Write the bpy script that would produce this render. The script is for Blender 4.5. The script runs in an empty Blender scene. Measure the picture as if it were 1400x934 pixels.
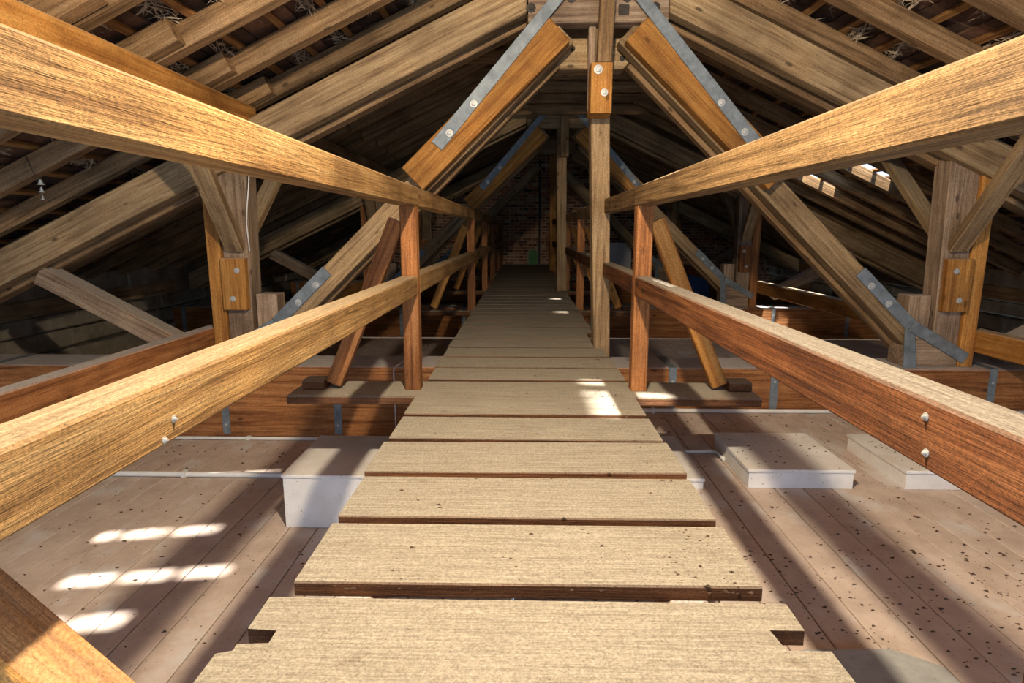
import bpy, bmesh, math, random
from mathutils import Vector, Matrix
random.seed(7)
S = bpy.context.scene
COL = S.collection
ZO = 1.6                      # eye height above the lowest ceiling boards; all z below are measured from the eye
# ------------------------------------------------------------------ camera
cam = bpy.data.cameras.new('camera'); cam.sensor_width = 36; cam.lens = 830/1400*36; cam.clip_start = .05
co = bpy.data.objects.new('camera', cam); COL.objects.link(co); S.camera = co
pitch = math.atan(152/830); yaw = math.atan(19/(830/math.cos(pitch)))
co.location = (0, 0, ZO); co.rotation_euler = (math.pi/2-pitch, 0, yaw)
# ------------------------------------------------------------------ sky, sun, lamps, exposure
S.view_settings.view_transform = 'Standard'; S.view_settings.look = 'None'
S.view_settings.gamma = 1; S.view_settings.use_curve_mapping = False
S.view_settings.exposure = 0.45
w = bpy.data.worlds.new('World'); S.world = w; w.use_nodes = True
bg = w.node_tree.nodes['Background']; bg.inputs[0].default_value = (.52, .72, 1, 1); bg.inputs[1].default_value = 1.5
SUN = Vector((-.12, .34, -1)).normalized()
def lamp(name, kind, loc, energy, color, **kw):
    l = bpy.data.lights.new(name, kind); l.energy = energy; l.color = color
    for k, v in kw.items(): setattr(l, k, v)
    o = bpy.data.objects.new(name, l); COL.objects.link(o); o.location = (loc[0], loc[1], loc[2]+ZO); return o
so = lamp('sun_offscreen', 'SUN', (0, -5, 8), 14, (1, .95, .87), angle=.028); so.rotation_euler = SUN.to_track_quat('-Z', 'Y').to_euler()
lamp('ridge_lamp_offscreen', 'POINT', (0, 1.1, 1.26), 300, (1, .84, .62), shadow_soft_size=.04)   # placed by the two rail shadows on the lower boards

# ------------------------------------------------------------------ materials
def nt(name):
    m = bpy.data.materials.new(name); m.use_nodes = True
    t = m.node_tree; return m, t, t.nodes['Principled BSDF']
def N(t, kind, **kw):
    n = t.nodes.new(kind)
    for k, v in kw.items():
        if k.startswith('i_'): n.inputs[int(k[2:])].default_value = v
        else: setattr(n, k, v)
    return n
def ramp(t, fac, stops):
    r = t.nodes.new('ShaderNodeValToRGB'); e = r.color_ramp.elements
    while len(e) < len(stops): e.new(.5)
    for q, (p, c) in zip(e, stops): q.position = p; q.color = (*c, 1) if len(c) == 3 else c
    t.links.new(fac, r.inputs[0]); return r.outputs[0]
def mixc(t, fac, a, b, mode='MIX'):
    m = t.nodes.new('ShaderNodeMix'); m.data_type = 'RGBA'; m.blend_type = mode
    for s, v in ((0, fac), (6, a), (7, b)):
        if hasattr(v, 'is_output'): t.links.new(v, m.inputs[s])
        elif isinstance(v, (int, float)): m.inputs[s].default_value = v
        else: m.inputs[s].default_value = (*v, 1)
    return m.outputs[2]
def math_(t, op, a, b=0.):
    m = t.nodes.new('ShaderNodeMath'); m.operation = op
    for s, v in ((0, a), (1, b)):
        if hasattr(v, 'is_output'): t.links.new(v, m.inputs[s])
        else: m.inputs[s].default_value = v
    return m.outputs[0]
def smooth(t, v, a, b):
    m = t.nodes.new('ShaderNodeMapRange'); m.interpolation_type = 'SMOOTHSTEP'
    t.links.new(v, m.inputs[0]); m.inputs[1].default_value = a; m.inputs[2].default_value = b; return m.outputs[0]
def coords(t, scale):
    tc = N(t, 'ShaderNodeTexCoord'); oi = N(t, 'ShaderNodeObjectInfo')
    off = math_(t, 'MULTIPLY', oi.outputs['Random'], 37.)
    add = N(t, 'ShaderNodeVectorMath', operation='ADD'); t.links.new(tc.outputs['Object'], add.inputs[0]); t.links.new(off, add.inputs[1])
    mp = N(t, 'ShaderNodeMapping'); mp.inputs['Scale'].default_value = scale; t.links.new(add.outputs[0], mp.inputs[0])
    return mp.outputs[0], add.outputs[0], tc.outputs['Object'], oi.outputs['Random']
def noise(t, vec, scale, detail=4, rough=.6, dist=0.):
    n = N(t, 'ShaderNodeTexNoise'); t.links.new(vec, n.inputs['Vector'])
    n.inputs['Scale'].default_value = scale; n.inputs['Detail'].default_value = detail; n.inputs['Roughness'].default_value = rough
    n.inputs['Distortion'].default_value = dist; return n.outputs[0]
def upness(t):
    g = N(t, 'ShaderNodeNewGeometry'); s = N(t, 'ShaderNodeSeparateXYZ'); t.links.new(g.outputs['Normal'], s.inputs[0]); return s.outputs[2], g
def wood(name, dark, mid, light, dust=(.62, .58, .52), dust_amt=.85, rough=.72, bump=.5, grain=16, knots=True, speck=.5):
    m, t, b = nt(name)
    g, v, obj, rnd = coords(t, (.7, grain, grain))
    n1 = noise(t, g, 2.2, 7, .68, .4)
    n2 = noise(t, v, 2.1, 4, .6)
    n3 = noise(t, g, 9, 5, .7)
    c = ramp(t, n1, [(.34, dark), (.5, mid), (.66, light)])
    c = mixc(t, math_(t, 'MULTIPLY', smooth(t, n3, .55, .75), .7), c, tuple(x*.42 for x in dark), 'MIX')
    tone = ramp(t, n2, [(.25, (.5, .47, .45)), (.52, (1, 1, 1)), (.75, (1.3, 1.27, 1.2))])
    c = mixc(t, 1., c, tone, 'MULTIPLY')
    tr = ramp(t, rnd, [(0, (.8, .78, .75)), (1, (1.15, 1.12, 1.1))]); c = mixc(t, 1., c, tr, 'MULTIPLY')
    if knots:
        mk = N(t, 'ShaderNodeMapping'); mk.inputs['Scale'].default_value = (2.2, 5, 5); t.links.new(v, mk.inputs[0])
        vo = N(t, 'ShaderNodeTexVoronoi'); vo.inputs['Scale'].default_value = 1.5; t.links.new(mk.outputs[0], vo.inputs['Vector'])
        k = smooth(t, vo.outputs[0], .13, .05)
        c = mixc(t, math_(t, 'MULTIPLY', k, .8), c, tuple(x*.4 for x in dark))
    # scattered dark flecks and dust lying on upward faces
    fl = smooth(t, noise(t, v, 140, 3, .7), .63, .70)
    c = mixc(t, math_(t, 'MULTIPLY', fl, speck), c, (.05, .035, .025))
    up, geo = upness(t)
    dn = noise(t, v, 9, 5, .65)
    d = math_(t, 'MULTIPLY', smooth(t, up, .55, .93), smooth(t, dn, .08, .4)); d = math_(t, 'MULTIPLY', d, dust_amt)
    dv = mixc(t, 1., dust, ramp(t, noise(t, g, 7, 6, .75), [(.3, (.62, .6, .57)), (.62, (1.08, 1.08, 1.08))]), 'MULTIPLY')
    dv = mixc(t, math_(t, 'MULTIPLY', fl, .75), dv, (.07, .05, .04))
    c = mixc(t, d, c, dv)
    c = mixc(t, 1., c, ramp(t, noise(t, v, 170, 3, .75), [(.36, (.66, .64, .62)), (.62, (1.14, 1.14, 1.14))]), 'MULTIPLY')
    t.links.new(c, b.inputs['Base Color']); b.inputs['Roughness'].default_value = rough
    b.inputs['Specular IOR Level'].default_value = .25
    bp = N(t, 'ShaderNodeBump'); bp.inputs['Strength'].default_value = bump; bp.inputs['Distance'].default_value = .02
    h = math_(t, 'ADD', math_(t, 'MULTIPLY', n3, .7), n1)
    t.links.new(h, bp.inputs['Height']); t.links.new(bp.outputs[0], b.inputs['Normal'])
    return m
def plain(name, a, b_, scale=8, rough=.8, metal=0., bump=.2, flecks=0., island=None, spots=None):
    m, t, b = nt(name)
    _, v, obj, rnd = coords(t, (1, 1, 1))
    c = ramp(t, noise(t, v, scale, 6, .65), [(.3, a), (.7, b_)])
    if island:
        g = N(t, 'ShaderNodeNewGeometry'); r = math_(t, 'FRACT', math_(t, 'ADD', g.outputs['Random Per Island'], math_(t, 'MULTIPLY', rnd, 7.3)))
        c = mixc(t, 1., c, ramp(t, r, island), 'MULTIPLY')
    if flecks:
        fl = smooth(t, noise(t, v, 95, 3, .65), .66, .71); c = mixc(t, math_(t, 'MULTIPLY', fl, flecks), c, (.08, .055, .04))
    if spots:
        c = mixc(t, smooth(t, noise(t, v, 3.1, 5, .6), .52, .68), c, spots)
    t.links.new(c, b.inputs['Base Color']); b.inputs['Roughness'].default_value = rough; b.inputs['Metallic'].default_value = metal
    b.inputs['Specular IOR Level'].default_value = .3
    bp = N(t, 'ShaderNodeBump'); bp.inputs['Strength'].default_value = bump; bp.inputs['Distance'].default_value = .01
    t.links.new(noise(t, v, scale*5, 5, .7), bp.inputs['Height']); t.links.new(bp.outputs[0], b.inputs['Normal'])
    return m
M = {}
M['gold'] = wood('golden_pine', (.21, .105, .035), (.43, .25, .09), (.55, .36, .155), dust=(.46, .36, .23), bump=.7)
M['rough'] = wood('rough_sawn_pine', (.13, .075, .032), (.34, .21, .09), (.47, .31, .14), dust=(.5, .42, .3), bump=1.0, grain=24)
M['tan'] = wood('weathered_pine', (.17, .105, .055), (.37, .25, .13), (.50, .37, .21), dust=(.55, .47, .36))
M['pale'] = wood('pale_grey_pine', (.20, .13, .085), (.38, .27, .18), (.52, .40, .29), dust=(.62, .56, .5))
M['orange'] = wood('new_orange_pine', (.30, .12, .025), (.53, .24, .055), (.66, .35, .10), dust=(.6, .5, .38), speck=.3)
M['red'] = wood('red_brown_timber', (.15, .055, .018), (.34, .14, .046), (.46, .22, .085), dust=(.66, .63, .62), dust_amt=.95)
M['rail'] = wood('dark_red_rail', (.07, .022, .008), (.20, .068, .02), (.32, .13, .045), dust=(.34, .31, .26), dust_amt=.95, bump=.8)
M['rafter'] = wood('rafter_wood', (.13, .075, .035), (.30, .18, .085), (.42, .28, .15), dust_amt=.3)
M['batten'] = wood('batten_wood', (.20, .085, .025), (.36, .18, .06), (.45, .26, .10), dust_amt=.2)
M['plank'] = wood('dusty_plank', (.09, .037, .014), (.14, .06, .024), (.2, .09, .04), dust=(.44, .40, .32), dust_amt=.96, bump=.5, speck=.6, grain=20)
M['steel'] = plain('galvanised_steel', (.13, .15, .165), (.27, .30, .315), 14, .55, .35, .15)
M['bolt'] = plain('bolt_zinc', (.40, .40, .37), (.58, .58, .55), 60, .5, .4, .1)
M['iron'] = plain('dark_iron', (.03, .025, .02), (.07, .055, .045), 20, .6, .3)
M['board'] = plain('painted_ceiling_board', (.45, .35, .285), (.63, .51, .43), 7, .8, 0, .3, flecks=.85, spots=(.60, .55, .51))
M['under'] = plain('board_joint', (.20, .11, .05), (.30, .18, .09), 5, .9)
M['white'] = plain('dusty_white_paint', (.66, .62, .57), (.84, .81, .77), 4, .7, 0, .2, flecks=.8, spots=(.70, .63, .55))
M['pipe'] = plain('white_plastic', (.68, .66, .62), (.8, .78, .74), 8, .45)
M['tile'] = plain('clay_tile', (.055, .03, .02), (.15, .085, .055), 7, .9, 0, .5, island=[(0, (.5, .5, .5)), (.6, (1, .95, .9)), (1, (1.9, 1.7, 1.5))])
M['fibre'] = plain('straw_mortar', (.28, .20, .12), (.50, .40, .28), 20, .95)
M['brick'] = plain('red_brick', (.20, .085, .05), (.46, .23, .14), 9, .9, 0, .6, island=[(0, (.28, .27, .3)), (.25, (.7, .6, .55)), (.5, (1.0, .85, .75)), (.75, (1.2, 1.2, .95)), (.9, (1.35, 1.7, 1.5)), (1, (1.3, 2.0, 2.1))])
M['mortar'] = plain('lime_mortar', (.46, .38, .28), (.62, .53, .40), 9, .95, 0, .5)
M['masonry'] = plain('rough_masonry', (.16, .13, .09), (.42, .36, .27), 3, .95, 0, .8, flecks=.6)
M['chip'] = plain('bark_chip', (.05, .03, .02), (.13, .08, .05), 30, .9)
M['grey'] = plain('grey_felt', (.27, .27, .26), (.40, .39, .36), 12, .95, 0, .4, flecks=.8)
M['green'] = plain('green_paint', (.07, .20, .06), (.13, .30, .10), 6, .6)
M['blue'] = plain('blue_plastic', (.05, .12, .35), (.09, .2, .5), 6, .5)
M['glass'] = plain('grey_glass', (.2, .22, .22), (.35, .38, .38), 6, .15)

# ------------------------------------------------------------------ geometry helpers
def put(o, parent):
    COL.objects.link(o)
    if parent is not None:
        o.parent = parent; o.matrix_parent_inverse = parent_inv(parent)
    return o
def parent_inv(p):
    return p.matrix_basis.inverted()      # every object's basis is its world matrix
def tag(o, label=None, cat=None, group=None, kind=None):
    for k, v in (('label', label), ('category', cat), ('group', group), ('kind', kind)):
        if v: o[k] = v
    return o
def empty(name, loc, **kw):
    o = bpy.data.objects.new(name, None); o.location = (loc[0], loc[1], loc[2]+ZO); o.empty_display_size = .1
    COL.objects.link(o); return tag(o, **kw)
CACHE = {}
def barmesh(l, w, h, mat, ch):
    k = (round(l, 4), round(w, 4), round(h, 4), mat, ch)
    if k in CACHE: return CACHE[k]
    a, b, c = l/2, w/2, h/2
    sec = [(b-ch, -c), (b, -c+ch), (b, c-ch), (b-ch, c), (-b+ch, c), (-b, c-ch), (-b, -c+ch), (-b+ch, -c)]
    v = [(-a, y, z) for y, z in sec]+[(a, y, z) for y, z in sec]
    f = [(i, i+8, (i+1) % 8+8, (i+1) % 8) for i in range(8)]; f = [tuple(reversed(q)) for q in f]
    f += [tuple(range(8)), tuple(reversed(range(8, 16)))]
    me = bpy.data.meshes.new(mat); me.from_pydata(v, [], f)
    bm = bmesh.new(); bm.from_mesh(me); bmesh.ops.recalc_face_normals(bm, faces=bm.faces); bm.to_mesh(me); bm.free()
    me.materials.append(M[mat]); CACHE[k] = me; return me
def frame(d, up):
    x = d.normalized(); y = up.cross(x)
    if y.length < 1e-4: y = Vector((0, 1, 0))
    y.normalize(); z = x.cross(y); m = Matrix((x, y, z)).transposed(); return m.to_4x4()
def beam(name, p0, p1, w, h, mat, parent=None, up=(0, 0, 1), ch=.006):
    p0 = Vector(p0); p1 = Vector(p1); d = p1-p0
    o = bpy.data.objects.new(name, barmesh(d.length, w, h, mat, min(ch, w*.2, h*.2)))
    mt = frame(d, Vector(up)); mt.translation = (p0+p1)/2+Vector((0, 0, ZO)); o.matrix_basis = mt
    return put(o, parent)
def box(name, x0, x1, y0, y1, z0, z1, mat, parent=None, axis='x', ch=.006):
    c = ((x0+x1)/2, (y0+y1)/2, (z0+z1)/2)
    if axis == 'x': return beam(name, (x0, c[1], c[2]), (x1, c[1], c[2]), y1-y0, z1-z0, mat, parent, ch=ch)
    if axis == 'y': return beam(name, (c[0], y0, c[2]), (c[0], y1, c[2]), x1-x0, z1-z0, mat, parent, ch=ch)
    return beam(name, (c[0], c[1], z0), (c[0], c[1], z1), x1-x0, y1-y0, mat, parent, up=(0, 1, 0), ch=ch)
def prism(name, pts, y0, y1, mat, parent=None, ang=0., ch=.006):
    """outline in the x-z plane, extruded from y0 to y1; ang turns the grain"""
    cx = sum(p[0] for p in pts)/len(pts); cz = sum(p[1] for p in pts)/len(pts)
    ca, sa = math.cos(ang), math.sin(ang); hy = (y1-y0)/2
    loc = [((x-cx)*ca+(z-cz)*sa, -(x-cx)*sa+(z-cz)*ca) for x, z in pts]; n = len(loc)
    bm = bmesh.new()
    A = [bm.verts.new((x, -hy, z)) for x, z in loc]; B = [bm.verts.new((x, hy, z)) for x, z in loc]
    bm.faces.new(A); bm.faces.new(B[::-1])
    for i in range(n): bm.faces.new((A[i], A[(i+1) % n], B[(i+1) % n], B[i]))
    bmesh.ops.recalc_face_normals(bm, faces=bm.faces)
    if ch: bmesh.ops.bevel(bm, geom=list(bm.edges), offset=ch, segments=1, affect='EDGES', clamp_overlap=True)
    me = bpy.data.meshes.new(name); bm.to_mesh(me); bm.free(); me.materials.append(M[mat])
    o = bpy.data.objects.new(name, me)
    o.matrix_basis = Matrix.Translation((cx, (y0+y1)/2, cz+ZO)) @ Matrix.Rotation(-ang, 4, 'Y')
    return put(o, parent)
def tube(name, pts, r, mat, parent=None, n=8):
    bm = bmesh.new(); rings = []; P = [Vector(p) for p in pts]; c0 = P[0].copy()
    for i, p in enumerate(P):
        d = (P[min(i+1, len(P)-1)]-P[max(i-1, 0)]).normalized()
        m = frame(d, Vector((0, 0, 1)) if abs(d.z) < .9 else Vector((0, 1, 0)))
        rings.append([bm.verts.new(p-c0+m.to_3x3() @ Vector((0, r*math.cos(a*6.2832/n), r*math.sin(a*6.2832/n)))) for a in range(n)])
    for a, b in zip(rings, rings[1:]):
        for i in range(n): bm.faces.new((a[i], a[(i+1) % n], b[(i+1) % n], b[i]))
    bm.faces.new(rings[0]); bm.faces.new(rings[-1][::-1]); bmesh.ops.recalc_face_normals(bm, faces=bm.faces)
    me = bpy.data.meshes.new(name); bm.to_mesh(me); bm.free(); me.materials.append(M[mat])
    for p in me.polygons: p.use_smooth = len(p.vertices) == 4
    o = bpy.data.objects.new(name, me); o.location = c0+Vector((0, 0, ZO)); return put(o, parent)
def lathe_mesh(prof, n, mat):
    bm = bmesh.new(); rings = []
    for r, y in prof: rings.append([bm.verts.new((r*math.cos(i*6.2832/n), y, r*math.sin(i*6.2832/n))) for i in range(n)])
    for a, b in zip(rings, rings[1:]):
        for i in range(n): bm.faces.new((a[i], a[(i+1) % n], b[(i+1) % n], b[i]))
    bm.faces.new(rings[0]); bm.faces.new(rings[-1][::-1]); bmesh.ops.recalc_face_normals(bm, faces=bm.faces)
    me = bpy.data.meshes.new('bolt'); bm.to_mesh(me); bm.free(); me.materials.append(M[mat]); return me
BOLT = lathe_mesh([(.026, 0), (.026, -.006), (.014, -.0065), (.014, -.018), (.008, -.019), (.008, -.026)], 10, 'bolt')
ROSE = lathe_mesh([(.036, 0), (.036, -.008), (.016, -.009), (.016, -.026)], 8, 'iron')
def bolt(x, y, z, parent, me=None, r=1.):
    o = bpy.data.objects.new('bolt', me or BOLT); o.location = (x, y, z+ZO); o.scale = (r, r, r); return put(o, parent)
def soup(name, verts, faces, mat, parent=None, loc=(0, 0, 0)):
    me = bpy.data.meshes.new(name); me.from_pydata(verts, [], faces); me.materials.append(M[mat])
    o = bpy.data.objects.new(name, me); o.location = (loc[0], loc[1], loc[2]+ZO); return put(o, parent)
CX = .48                                   # the ridge line
def mx(x, s): return x if s < 0 else 2*CX-x  # everything is laid out for the left half; s=+1 mirrors it
SL = .467; ANG = math.atan(SL)
def roof_z(x): return .88+SL*(x+2)          # underside of the rafters on the left slope
EAVE = -5.3

# ------------------------------------------------------------------ ceilings boards underfoot
def floor(name, x0, x1, y0, y1, z, label, bw=.15):
    f = box(name, x0, x1, y0, y1, z-.10, z-.022, 'under', axis='y'); tag(f, label, kind='structure')
    n = max(1, round((x1-x0)/bw)); s = (x1-x0)/n
    for i in range(n):
        box('board', x0+i*s+.0025, x0+(i+1)*s-.0025, y0, y1, z-.02+random.uniform(-.002, 0), z+random.uniform(-.002, .0005), 'board', f, axis='y', ch=.003)
    return f
floor('floor_left', -4.9, -.05, -.2, 4.40, -1.57, 'dusty pink painted ceiling boards on the lower side of the walkway')
floor('floor_right', -.04, 5.8, -.2, 4.40, -1.33, 'dusty pink painted ceiling boards carrying two white hatch lids')
floor('floor_middle', -5.2, 6.1, 4.82, 8.70, -1.55, 'grey dusty ceiling boards between the two tie beams', .3)
floor('floor_far', -5.2, 6.1, 9.12, 15.5, -1.55, 'grey dusty ceiling boards running up to the brick gable', .45)
# ------------------------------------------------------------------ brick gable
wb = box('wall_back', -5.6, 6.6, 15.60, 15.9, -1.65, 3.2, 'mortar', ch=.001); tag(wb, 'red brick gable wall with lime mortar joints', kind='structure')
bl, bh, jt = .215, .064, .011
spots = []
row = 0; z = -1.6
while z < 2.9:
    x = -5.5-(row % 2)*.113
    while x < 6.4:
        half = (row % 4 == 0)
        l = .1025 if half else bl
        if z < roof_z(x if x < CX else 2*CX-x)+.25: spots.append((x, z, l))
        x += l+jt
    z += bh+jt; row += 1
spots.sort(key=lambda q: (q[0]-.1)**2*.8+(q[1]-.35)**2)
bme = {}
V, Fc = [], []
for i, (x, z, l) in enumerate(spots):
    yf = 15.588+random.uniform(-.008, .006); l2 = l*random.uniform(.94, 1); h2 = bh*random.uniform(.9, 1)
    if i < 300:
        o = beam('brick', (x, (yf+15.62)/2, z+h2/2), (x+l, (yf+15.62)/2, z+h2/2), 15.62-yf if False else .05, bh, 'brick', wb, ch=.004)
        o.location.y = yf+.025
    else:
        k = len(V); V += [(a, b, c) for a in (x, x+l2) for b in (yf, 15.62) for c in (z, z+h2)]
        Fc += [tuple(k+q for q in f) for f in ((0, 4, 5, 1), (0, 1, 3, 2), (4, 6, 7, 5), (1, 5, 7, 3), (0, 2, 6, 4))]
tag(soup('bricks', V, Fc, 'brick', wb), kind='stuff')
# eaves walls with rough plates
for s, nm in ((-1, 'wall_left'), (1, 'wall_right')):
    wl = empty(nm, (mx(-5.45, s), 7, -1.6), label='rough masonry eaves wall under the '+('lower' if s < 0 else 'far')+' rafter feet', kind='structure')
    a, b = sorted((mx(-5.2, s), mx(-5.8, s)))
    y = -.2; k = 0
    while y < 15.5:
        L = random.uniform(.5, 1.0)
        for zz, hh, dx in ((-1.65, .33, 0), (-1.31, .22, .04), (-1.08, .2, -.02), (-.885, .42, -.12)):
            j = random.uniform(-.03, .03)
            box('stone', a+dx*s+j, b+dx*s+j, y+.008, min(y+L, 15.55), zz, zz+hh-.012, 'masonry', wl, axis='y', ch=.02)
        y += L
    a, b = sorted((mx(-5.05, s), mx(-5.25, s)))
    for y0, y1 in ((-.2, 4.3), (4.9, 8.65), (9.2, 15.5)):
        box('wall_plate', a, b, y0, y1, -.87, -.70, 'tan', wl, axis='y')
# ------------------------------------------------------------------ roof slopes
def on_slope(s, d, y, off):
    """point d metres down the slope from the ridge, off metres above the rafter underside plane"""
    ca, sa = math.cos(ANG), math.sin(ANG); x = CX-d*ca-off*sa; z = roof_z(CX)-d*sa+off*ca
    return Vector((mx(x, s), y, z))
def nrm(s): return Vector((-math.sin(ANG)*(1 if s < 0 else -1), 0, math.cos(ANG)))
LEN = (CX-EAVE+.25)/math.cos(ANG)
DP = (CX+2.02)/math.cos(ANG)                # purlin position down the slope
RY = [3.48+.6*k for k in range(-9, 21)]
SLOTS = {-1: [(1.19, 1.8, 2.35), (1.53, 1.75, 2.4), (1.96, 1.8, 2.4), (2.78, 1.8, 2.3)], 1: [(5.35, .2, .5), (6.6, .2, .5)]}
HOLES = {-1: [], 1: [(2.02, .3, .42), (7.15, 3.4, 3.75), (6.85, 3.4, 3.75), (8.1, 3.42, 3.68)]}
for s, nm in ((-1, 'roof_left'), (1, 'roof_right')):
    rf = empty(nm, (mx(-2, s), 7, roof_z(-2)), label='underside of tiled roof slope with rafters and battens, '+('above the low ceiling boards' if s < 0 else 'above the white hatch lids'), kind='structure')
    for k, y in enumerate(RY):
        if y > 15.4: continue
        m = 'rafter'
        t = random.uniform(.09, .115); hh = .125
        p, q = on_slope(s, .03, y, hh/2), on_slope(s, DP+.25, y, hh/2)
        beam('rafter', p, q, round(t, 2), hh, m, rf, up=nrm(s), ch=.008)
        yl = y-.108
        p, q = on_slope(s, DP-.22-random.uniform(0, .06), yl, hh/2), on_slope(s, LEN-.02, yl+random.uniform(-.02, .02), hh/2)
        beam('rafter', p, q, .095, hh, 'rafter', rf, up=nrm(s), ch=.008)
        if 4.9 < y < 8.5 and s < 0:                # collars high under the ridge
            box('collar', -.62, 1.58, y+.06, y+.105, 1.50+random.uniform(-.02, .02), 1.62, 'rafter', rf)
    nb = int(LEN/.29)
    for i in range(nb):
        d = .12+i*.29
        for y0, y1 in ((-2.0, 4.2), (4.205, 9.8), (9.805, 15.55)):
            p, q = on_slope(s, d, y0, .14), on_slope(s, d, y1, .14)
            beam('batten', p, q, .045, .028, 'batten', rf, up=nrm(s), ch=.003)
    # tiles: slabs hung from the battens, lapped over the course below
    tiles = []
    for i in range(-1, nb+1):
        d0 = .02+i*.29; y = -2.0-(i % 2)*.12
        while y < 15.55:
            iv = [(y, y+.243)]
            for (sy, a, b) in SLOTS[s]:
                if d0+.33 > a and d0 < b:
                    iv2 = []
                    for u, v in iv:
                        if sy+.045 <= u or sy-.045 >= v: iv2.append((u, v)); continue
                        if sy-.045-u > .01: iv2.append((u, sy-.045))
                        if v-sy-.045 > .01: iv2.append((sy+.045, v))
                    iv = iv2
            for (sy, a, b) in HOLES[s]:
                if y < sy+.16 and y+.243 > sy-.16 and d0+.31 > a and d0+.02 < b: iv = []
            for u, v in iv: tiles.append((d0, u, v+.004))
            y += .245
    pxy = lambda q: (on_slope(s, q[0]+.15, (q[1]+q[2])/2, .2))
    def vis(q):
        P = pxy(q)
        if P.y < 1.5: return 1e9
        px = 719+P.x/P.y*845; py = 315-P.z/P.y*860
        if not (-40 < px < 1440 and -40 < py < 500): return 1e8+P.y
        return P.length
    tiles.sort(key=vis); V, Fc = [], []
    for i, (d0, u, v) in enumerate(tiles):
        j0, j1 = random.uniform(0, .006), random.uniform(-.004, .012)
        e = max(d0, -.02)
        A = on_slope(s, e, 0, .158+j0); B = on_slope(s, d0+.345, 0, .182+j1)
        if i < 300:
            beam('tile', (A.x, (u+v)/2, A.z), (B.x, (u+v)/2, B.z), round(v-u, 3), .016, 'tile', rf, up=nrm(s), ch=.003)
        else:
            k = len(V); n = nrm(s)*.008
            V += [(P.x+q*n.x, yy, P.z+q*n.z) for P in (A, B) for yy in (u, v) for q in (-1, 1)]
            Fc += [tuple(k+q for q in f) for f in ((0, 4, 6, 2), (1, 3, 7, 5), (0, 1, 5, 4), (2, 6, 7, 3), (0, 2, 3, 1), (4, 5, 7, 6))]
    tag(soup('tiles', V, Fc, 'tile', rf), kind='stuff')
    # straw and mortar torching along the battens near the camera
    V, Fc = [], []
    for i in range(nb):
        d = .15+i*.29
        if d > 4.2: continue
        for q in range(800):
            y = 1.6+4.4*random.random()
            if math.sin(y*7+i*2.1)+random.uniform(-.6, .6) < -.1: continue
            c = on_slope(s, d+random.uniform(-.005, .085), y, .145+random.uniform(-.035, .012))
            dv = Vector((random.uniform(-.4, .4), random.uniform(-1, 1), random.uniform(-.5, .2))).normalized()*random.uniform(.02, .085)
            wv = Vector((random.uniform(-1, 1), random.uniform(-.3, .3), random.uniform(-1, 1))).normalized()*random.uniform(.003, .011)
            k = len(V); V += [tuple(c-dv), tuple(c+wv), tuple(c+dv), tuple(c-wv*.3+Vector((0, 0, .006)))]
            Fc += [(k, k+1, k+3), (k+1, k+2, k+3), (k, k+3, k+2), (k, k+2, k+1)]
    tag(soup('straw_torching', V, Fc, 'fibre', rf), kind='stuff')
    if s < 0:
        y = -2.0
        while y < 15.5:
            zr = roof_z(CX)+.155+random.uniform(0, .012)
            prism('ridge_tile', [(CX, zr+.045), (CX+.2, zr-.045), (CX+.19, zr-.07), (CX, zr+.015), (CX-.19, zr-.07), (CX-.2, zr-.045)], y, y+.47, 'tile', rf, ch=0)
            y += .45
    if s < 0: box('ridge_board', CX-.02, CX+.02, -2, 15.55, roof_z(CX)-.06, roof_z(CX)+.13, 'rafter', rf, axis='y')

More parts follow.
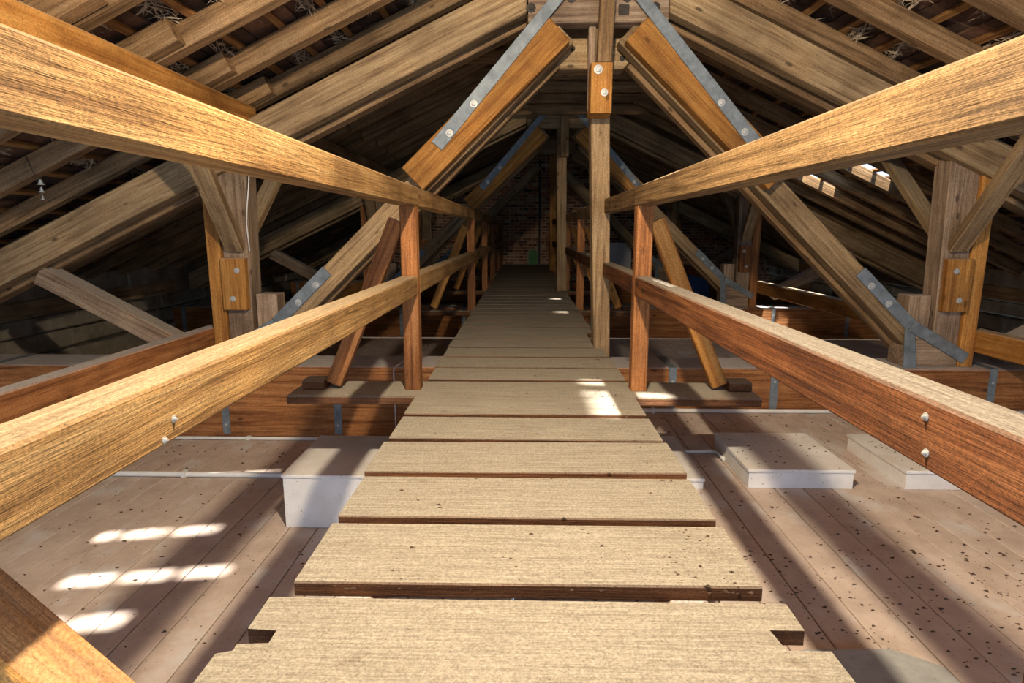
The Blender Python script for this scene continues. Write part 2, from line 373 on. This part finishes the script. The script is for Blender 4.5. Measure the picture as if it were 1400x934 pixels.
# ------------------------------------------------------------------ trusses
def strutpts(x0, z0, x1, z1, hw, up=0., cut0=None):
    d = Vector((x1-x0, z1-z0)).normalized(); n = Vector((-d.y, d.x)); o = n*up
    return [(x0+o.x+n.x*hw, z0+o.y+n.y*hw), (x1+o.x+n.x*hw, z1+o.y+n.y*hw), (x1+o.x-n.x*hw, z1+o.y-n.y*hw), (x0+o.x-n.x*hw, z0+o.y-n.y*hw)]
def mir(pts, s): return [(mx(x, s), z) for x, z in pts]
def truss(Y, tie_top, tie_bot, label, far=0):
    T = empty('roof_truss', (CX, Y, tie_top), label=label, cat='roof truss')
    main, cheek = ('tan', 'orange') if far < 2 else ('tan', 'tan')
    f = Y-.20
    tie = box('tie_beam', -5.15, 6.1, f, Y+.2, tie_bot, tie_top, 'red', T, ch=.008)
    xs = (-4.04, -3.35, -2.28, -1.42, 1.09, 1.84, 3.42, 4.3) if not far else (-5, -4, -2.9, -1.8, -.9, .95, 1.65, 2.5, 3.55, 4.6)
    for x in xs:
        st = box('strap', x-.028, x+.028, f-.007, f, tie_bot+.03, tie_top+.004, 'steel', tie, axis='z', ch=.002)
        box('strap', x-.028, x+.028, f-.007, Y+.2, tie_top, tie_top+.005, 'steel', tie, axis='y', ch=.002)
        bolt(x, f-.007, tie_top-.1, st, r=.35); bolt(x, f-.007, tie_bot+.1, st, r=.35)
    # king block, king post
    kb = box('king_block', .01 if far < 2 else .1, .95 if far < 2 else 1.03, f+.02, f+.16, 1.38 if far < 2 else 1.58, 2.04 if far < 2 else 1.93, 'pale' if not far else main, T, ch=.01)
    if not far:
        for x, z in ((.30, 1.53), (.67, 1.53), (.03, 1.47), (.86, 1.47)): bolt(x, f+.02, z, kb, ROSE, .9)
        box('washer_plate', .615, .685, f+.008, f+.02, 1.42, 1.485, 'iron', kb, axis='z', ch=.002)
        b2 = prism('lower_block', [(.22, 1.36), (.75, 1.36), (.75, 1.20), (.70, 1.15), (.22, 1.15)], Y+.1, Y+.26, 'tan', T)
        for x, z in ((.33, 1.29), (.69, 1.22)): bolt(x, Y+.1, z, b2, ROSE, .6)
    kp = [(.435, 1.37), (.575, 1.37), (.64, tie_top), (.52, tie_top)] if not far else [(.42, 1.38), (.56, 1.38), (.60, tie_top), (.46, tie_top)]
    if far == 2: kp = [(.50, 1.6), (.63, 1.6), (.66, tie_top), (.53, tie_top)]
    prism('king_post', kp, Y-.08, Y+.10, 'tan' if far < 2 else 'orange', T, ang=math.pi/2-.0)
    if not far:
        prism('king_hanger', [(.47, 1.10), (.565, 1.10), (.60, 2.0), (.50, 2.0)], f-.09, f+.018, 'rafter', T, ang=math.pi/2)
        prism('king_hanger', [(.425, .82), (.475, .82), (.475, 1.37), (.425, 1.37)], Y-.13, Y-.083, 'pale', T, ang=math.pi/2)
        pl = box('king_plate', .43, .572, f-.10, Y-.083, .775, 1.095, 'orange', T, axis='z')
        bolt(.475, f-.10, 1.05, pl, r=1.15); bolt(.52, f-.10, .905, pl, r=.95)
    elif far == 1:
        box('king_hanger', .47, .585, f-.05, f+.018, 1.0, 2.1, 'rafter', T, axis='z')
    for s in (-1, 1):
        P = lambda pts: mir(pts, s)
        A = -s*ANG
        # principal rafter, two timbers side by side
        prism('principal_rafter', P([(.0, 1.70), (.0, 1.445), (-4.9, -.875), (-4.9, -.62)]), f+.03, f+.15, 'tan' if far != 1 else main, T, ang=A, ch=.008)
        prism('principal_rafter', P([(.0, 1.68), (.0, 1.425), (-4.85, -.875), (-4.85, -.62)]), Y+.04, Y+.18, 'rafter' if not far else main, T, ang=A, ch=.008)
        # main strut with cheek
        g = -s*math.atan(.97)
        prism('strut', P(strutpts(.27, 1.34, -2.02, -.885, .083)), Y-.10, Y+.03, main if far != 0 else 'tan', T, ang=g)
        prism('strut', P(strutpts(.20, 1.20, -1.95, -.885, .06, .0)), Y+.06, Y+.16, 'rafter', T, ang=g)
        if far < 2:
            c = prism('strut_cheek', P(strutpts(.22, 1.33, -.80, .355, .105, .0)), f-.02, Y-.103, cheek, T, ang=g)
            st = prism('steel_strap', P([(.245, 1.62), (.345, 1.62), (-.585, .545), (-.655, .605)]), f-.034, f-.022, 'steel', T, ang=g, ch=.002)
            for x, z in ((-.53, .66), (-.36, .85)): bolt(mx(x, s), f-.034, z, st)
        # strut foot bracket
        mt = 'steel'
        fb = prism('foot_bracket', P(strutpts(-1.46, -.31, -1.93, -.765, .045, -.02)), Y-.115, Y-.103, mt, T, ang=g, ch=.002)
        for x, z in ((-1.56, -.40), (-1.70, -.53)): bolt(mx(x, s), Y-.115, z, fb)
        prism('foot_bracket', P(strutpts(-1.88, -.69, -2.30, -.935, .042)), Y-.132, Y-.118, mt, T, ang=g, ch=.002)
        prism('foot_bracket', P([(-1.82, -.70), (-1.90, -.76), (-1.935, tie_top), (-1.84, tie_top)]), Y-.147, Y-.134, mt, T, ch=.002)
        prism('foot_block', P([(-1.86, tie_top), (-2.25, tie_top), (-2.25, -.86), (-1.98, -.72), (-1.86, -.78)]), Y-.112, Y+.10, 'pale', T)
        # queen post: main timber, side timber, plate, stub
        prism('queen_post', P([(-2.25, .62), (-2.03, .62), (-2.05, -.2), (-2.07, tie_top), (-2.25, tie_top)]), Y-.095, Y+.08, 'pale', T, ang=math.pi/2)
        prism('side_post', P([(-2.36, .50), (-2.255, .50), (-2.255, tie_top), (-2.36, tie_top)]), Y-.12, Y+.06, 'orange' if not far else 'red', T, ang=math.pi/2)
        pl = prism('post_plate', P([(-2.25, -.20), (-2.065, -.20), (-2.07, -.585), (-2.25, -.585)]), Y-.16, Y-.097, 'orange' if not far else 'red', T, ang=math.pi/2)
        bolt(mx(-2.125, s), Y-.16, -.29, pl, r=.8); bolt(mx(-2.17, s), Y-.16, -.50, pl, r=.8)
        sb = prism('stub_post', P([(-2.045, -.475), (-1.885, -.475), (-1.885, -.73), (-2.045, -.86)]), Y-.06, Y+.10, 'pale', T, ang=math.pi/2)
        xb = mx(-2.15, s)
        beam('purlin_brace', (xb, Y-.10, -.13), (mx(-2.06, s), Y-.88, .68), .07, .13, 'tan', T, up=(1, 0, 0))
        beam('purlin_brace', (xb, Y+.09, -.05), (mx(-2.06, s), Y+.80, .66), .07, .12, 'tan', T, up=(1, 0, 0))
        # lower strut from the queen post foot to the principal
        prism('lower_strut', P(strutpts(-3.72, -.33, -2.62, -.93, .075)), Y-.05, Y+.10, 'pale', T, ang=s*.5)
    return T
T1 = truss(4.60, -1.0, -1.56, 'timber truss with orange cheek struts and long grey steel straps')
T2 = truss(8.90, -1.10, -1.54, 'timber truss standing between the truss with long straps and the gable truss', 1)
T3 = truss(13.4, -1.10, -1.54, 'pale timber truss standing just before the brick gable', 2)
# ------------------------------------------------------------------ purlins and runners
bays = ((-2.0, 4.56, 'beside the white hatch boxes'), (4.80, 8.75, 'behind the strapped truss'), (9.1, 15.5, 'at the brick gable'))
for s, sd in ((-1, 'over the lower pink ceiling boards side'), (1, 'over the raised ceiling boards side')):
    a, b = sorted((mx(-1.95, s), mx(-2.11, s)))
    for y0, y1, where in bays:
        tag(box('purlin', a, b, y0, y1, .665, .87, 'orange' if y0 < 0 else 'tan', None, axis='y', ch=.008), 'sawn purlin '+where+', '+sd.replace(' side', ''), 'purlin', 'purlins')
    a, b = sorted((mx(-2.365, s), mx(-2.47, s)))
    for y0, y1, where in ((.6, 4.72, bays[0][2]), (4.76, 9.0, bays[1][2]), (9.05, 13.4, bays[2][2])):
        tag(box('runner_beam', a, b, y0, y1, -.89, -.725, 'orange' if y0 > 1 or s > 0 else 'red', None, axis='y', ch=.008), 'timber runner '+where+', '+sd.replace(' side', ''), 'beam', 'runners between queen posts')
# ------------------------------------------------------------------ walkway
W = empty('walkway', (0, 3, -.985), label='long dusty plank walkway leading to the brick gable', cat='walkway')
TY = (3.2, 6.85, 9.1, 11.2, 13.6)
for x in (-.42, .40):
    for y0, y1 in ((.55, 4.39), (4.4, 10.0), (10.01, 15.4)): box('bearer', x-.05, x+.05, y0, y1, -.985, -.886, 'red', W, axis='y')
def notched():
    p = [(-.60, 1.285), (.605, 1.285), (.605, 1.19), (.53, 1.19), (.54, 1.125), (.63, 1.125), (.65, .60), (-.64, .60), (-.63, 1.09), (-.60, 1.10), (-.60, 1.12), (-.535, 1.125), (-.535, 1.165), (-.60, 1.17)]
    bm = bmesh.new(); A = [bm.verts.new((x, y-1, .018)) for x, y in p]; B = [bm.verts.new((x, y-1, -.018)) for x, y in p]
    bm.faces.new(A); bm.faces.new(B[::-1]); n = len(p)
    for i in range(n): bm.faces.new((A[i], A[(i+1) % n], B[(i+1) % n], B[i]))
    bmesh.ops.recalc_face_normals(bm, faces=bm.faces); me = bpy.data.meshes.new('plank'); bm.to_mesh(me); bm.free(); me.materials.append(M['plank'])
    o = bpy.data.objects.new('plank', me); o.location = (0, 1, -.868+ZO); put(o, W)
notched()
fronts = [1.345, 1.695, 2.04, 2.395, 2.735]
ends = [1.652, 1.998, 2.356, 2.696, 3.04]
y = 3.41
while y < 15.2: fronts.append(y); ends.append(y+.298); y += .327
for i, (a, b) in enumerate(zip(fronts, ends)):
    x0 = -.568+random.uniform(-.008, .006); x1 = .572+random.uniform(-.008, .008)
    if b > 4.42 and a < 4.75: x1 = .505
    if b > 8.75 and a < 9.05: x1 = .44
    if b > 13.25 and a < 13.55: x1 = .50
    th = .04
    o = beam('plank', (x0, (a+b)/2+random.uniform(-.003, .003), -.868), (x1, (a+b)/2+random.uniform(-.006, .006), -.868+random.uniform(-.003, .003)), round(b-a, 3), th, 'plank', W, ch=.004)
for ty in TY: box('transom', -1.25, 1.22, ty-.15, ty+.18 if ty < 4 else ty-.02, -.90 if ty < 4 else -.94, -.852 if ty < 4 else -.888, 'plank', W, ch=.008)
# ------------------------------------------------------------------ railings
PY = (3.22, 6.85, 9.1, 11.2, 13.6, 15.2)
for s, nm in ((-1, 'golden timber railing along the walkway on the side of the lower boards'), (1, 'red-brown timber railing along the walkway on the king post side')):
    R = empty('railing', (.61*s, 3.2, -.85), label=nm, cat='railing', group='walkway railings')
    xa, xb = sorted((.568*s, .652*s))
    py = (-.6,)+PY
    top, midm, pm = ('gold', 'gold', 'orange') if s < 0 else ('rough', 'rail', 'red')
    for y0, y1 in zip(py, py[1:]):
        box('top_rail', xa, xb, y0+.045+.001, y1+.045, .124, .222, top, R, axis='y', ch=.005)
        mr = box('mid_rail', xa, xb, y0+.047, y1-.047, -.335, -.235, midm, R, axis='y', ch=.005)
        if y0 < 0:
            for yy, zz in ((.84, -.26), (.83, -.31)) if s > 0 else ((.93, -.30), (.90, -.325)):
                o = bolt(.568*s, yy, zz, mr, r=.24); o.rotation_euler = (0, 0, -math.pi/2*s)
    for y in PY:
        low = -.851 if y < 4 or y > 15 else -.888
        box('post', xa, xb, y-.045, y+.045, low, .123, 'red' if s > 0 or y > 4 else 'red', R, axis='z')
        if y < 15:
            beam('brace', (1.045*s, y+.0, low+.03), (.672*s, y+.0, .05), .085, .07, 'red' if y < 4 and s < 0 else 'orange', R, up=(0, 1, 0))
            box('brace_block', *sorted((1.09*s, 1.21*s)), y-.05, y+.07, low, low+.05, 'plank', R)
# props close to the camera
tag(beam('timber_prop', (-1.05, .70, -.172), (-.47, .70, -.775), .09, .10, 'orange', None, up=(0, 1, 0)), 'short slanting rough timber prop below the golden mid rail', 'timber prop')
tag(box('stub_post', .75, .83, .75, .83, -1.33, -.34, 'rail', None, axis='z'), 'dark upright stub post outside the red-brown mid rail', 'post')
# ------------------------------------------------------------------ hatch boxes
def hatch(x0, x1, y0, y1, z0, z1, label):
    h = empty('hatch_box', ((x0+x1)/2, (y0+y1)/2, z0), label=label, cat='hatch box')
    t = .018
    box('side', x0, x1, y0, y0+t, z0, z1-t, 'white', h, ch=.002); box('side', x0, x1, y1-t, y1, z0, z1-t, 'white', h, ch=.002)
    box('side', x0, x0+t, y0+t, y1-t, z0, z1-t, 'white', h, axis='y', ch=.002); box('side', x1-t, x1, y0+t, y1-t, z0, z1-t, 'white', h, axis='y', ch=.002)
    box('lid', x0-.006, x1+.006, y0-.006, y1+.006, z1-t, z1, 'white', h, ch=.003)
hatch(-1.28, -.06, 3.0, 3.62, -1.57, -1.27, 'tall white box passing under the walkway, on the lower boards')
hatch(-.03, .93, 3.0, 3.66, -1.33, -1.27, 'low white box almost hidden beneath the walkway planks')
hatch(1.17, 1.71, 3.02, 3.60, -1.33, -1.225, 'white flecked hatch lid nearer the walkway on the raised boards')
hatch(1.98, 2.62, 3.02, 3.60, -1.33, -1.225, 'white flecked hatch lid further from the walkway, beneath the red-brown rail')
# ------------------------------------------------------------------ conduits and cables
def conduit(pts, label, r=.013, clips=()):
    o = tube('conduit', pts, r, 'pipe'); tag(o, label, 'conduit')
    for c in clips: box('clip', c[0]-.012, c[0]+.012, c[1]-r-.006, c[1]+r+.006, c[2]-r, c[2]+r+.005, 'pipe', o, ch=.002)
conduit([(-4.0, 4.36, -1.555), (-2.6, 4.36, -1.555), (-1.2, 4.36, -1.555)], 'white conduit along the foot of the tie beam on the lower boards', .013, ((-2.1, 4.36, -1.555),))
conduit([(-3.6, 3.66, -1.552), (-2.5, 3.66, -1.552), (-1.0, 3.66, -1.552)], 'thicker white conduit running behind the tall white box', .018, ((-2.2, 3.66, -1.552),))
conduit([(.55, 4.36, -1.314), (2, 4.36, -1.314), (4.6, 4.36, -1.314)], 'white conduit along the foot of the tie beam on the raised boards', .016, ((.95, 4.36, -1.314),))
conduit([(.94, 3.52, -1.318), (1.05, 3.52, -1.318), (1.12, 3.53, -1.318), (1.16, 3.50, -1.318), (1.165, 3.4, -1.318)], 'short white conduit from low box to hatch lid', .011)
conduit([(-4.5, 5.15, -1.10), (-1, 5.15, -1.10), (-.6, 5.15, -1.10)], 'white conduit behind the tie beam with orange cheek struts', .02)
conduit([(-.98, 4.392, -1.5), (-.98, 4.388, -1.03), (-.965, 4.39, -.992), (-.94, 4.5, -.99), (-.93, 4.79, -.99)], 'thin white cable looped over the tie beam', .005)
tag(tube('cable', [(-2.0, 4.49, .42), (-2.005, 4.47, .30), (-2.03, 4.475, .16), (-2.045, 4.48, .05), (-2.04, 4.49, -.15)], .005, 'pipe'), 'thin white cable hanging down the queen post', 'cable')
ins = empty('insulator', (-2.93, 3.7, .20), label='small grey glass insulator hanging on a wire under the rafters', cat='insulator')
tube('wire', [(-2.99, 3.7, .44), (-2.96, 3.7, .35), (-2.92, 3.7, .28)], .003, 'iron', ins, 5)
for k in range(3):
    o = bpy.data.objects.new('disc', BOLT); o.location = (-2.92, 3.7, .27-.045*k+ZO); o.rotation_euler = (-math.pi/2, 0, 0); o.scale = (.8-.2*k, 1.2, .8-.2*k)
    put(o, ins); o.data = o.data.copy(); o.data.materials[0] = M['glass']
# ------------------------------------------------------------------ small things at the gable
g = empty('green_hatch', (.18, 15.3, -.85), label='small green arched panel at the end of the walkway', cat='panel')
arc = lambda cx, z0, hw, h: [(cx-hw, z0), (cx+hw, z0), (cx+hw, z0+h-hw*.6)]+[(cx+hw*math.cos(a*.3142), z0+h-hw*.6+hw*.6*math.sin(a*.3142)) for a in range(1, 10)]+[(cx-hw, z0+h-hw*.6)]
prism('rim', arc(.18, -.845, .135, .39), 15.33, 15.37, 'grey', g, ch=.003); prism('panel', arc(.18, -.844, .11, .36), 15.305, 15.329, 'green', g, ch=.003)
tag(tube('drainpipe', [(.34, 15.55, -.9), (.34, 15.55, .5), (.34, 15.55, 1.7)], .022, 'iron'), 'dark thin pipe running up the brick gable', 'pipe')
lb = prism('leaning_board', [(1.93, -.97), (2.45, -.97), (2.45, -.28), (1.93, -.28)], 14.3, 14.33, 'white', None, ch=.003); tag(lb, 'pale sheet of board standing beyond the king post', 'board'); 
leg = box('batten', 2.0, 2.06, 14.33, 14.37, -1.55, -.4, 'tan', lb, axis='z'); box('batten', 2.32, 2.38, 14.33, 14.37, -1.55, -.4, 'tan', lb, axis='z')
cr = empty('storage_crate', (3.62, 13.0, -1.0), label='small blue crate near the brick gable', cat='crate')
for q in (0, 1):
    box('side', 3.4, 3.85, 12.8+.37*q, 12.83+.37*q, -1.55, -.75, 'blue', cr); box('side', 3.4+.42*q, 3.43+.42*q, 12.83, 13.17, -1.55, -.75, 'blue', cr, axis='y')
box('lid', 3.38, 3.87, 12.78, 13.22, -.75, -.72, 'blue', cr)
# grey felt offcut and litter
V = []; n = 14
for i in range(n):
    a = i*6.2832/n; r = 1+random.uniform(-.07, .07); V.append((1.02+.27*r*math.copysign(abs(math.cos(a))**.5, math.cos(a)), 1.53+.2*r*math.copysign(abs(math.sin(a))**.5, math.sin(a)), -1.302))
V += [(x, y, -1.33) for x, y, z in V]
fo = soup('felt_offcut', V, [tuple(range(n))]+[(i, i+n, (i+1) % n+n, (i+1) % n) for i in range(n)], 'grey'); tag(fo, 'flat grey felt offcut lying on the raised boards', 'felt')
def litter(name, label, n, area, zf, smax):
    V, Fc = [], []
    for i in range(n):
        x, y, z = area()
        r = smax*random.random()**2.5+.003; a = random.uniform(0, 6.28); e = random.uniform(.25, .9)
        k = len(V)
        for q in (0, 2.2, 4.1): V.append((x+r*math.cos(a+q), y+r*math.sin(a+q)*e, z))
        V.append((x, y, z+r*.45)); Fc += [(k, k+1, k+3), (k+1, k+2, k+3), (k+2, k, k+3)]
    tag(soup(name, V, Fc, 'chip'), label, 'litter', kind='stuff')
U = random.uniform
def left_area():
    while True:
        x, y = U(-3, -.7), U(1.2, 4.3)
        if not (2.97 < y < 3.7 and x > -1.33) and not 3.6 < y < 3.72: return (x, y, -1.5695)
litter('bark_litter', 'scattered dark chips on the lower boards', 700, left_area, 0, .013)
def right_area():
    while True:
        x, y = U(.7, 3.6), U(1.2, 4.3)
        if random.random() < (1.25 if y < 2.4 else .35): 
            if not (2.97 < y < 3.7 and (1.15 < x < 1.73 or 1.96 < x < 2.64 or x < .95)) and not (.68 < x < 1.36 and 1.25 < y < 1.8) and not (3.35 < y < 3.6 and x < 1.2): return (x, y, -1.3295)
litter('bark_litter', 'scattered dark chips on the raised boards', 2600, right_area, 0, .011)
litter('bark_litter', 'scattered dark crumbs on the walkway planks', 260, lambda: (U(-.5, .5) if random.random() < .5 else U(.36, .54), 1.32+U(0, 1)**2*4, -.8475), 0, .009)
litter('bark_litter', 'scattered dark chips on the hatch lids', 160, lambda: (random.choice((U(1.19, 1.7), U(2.0, 2.6))), U(3.04, 3.58), -1.2245), 0, .009)
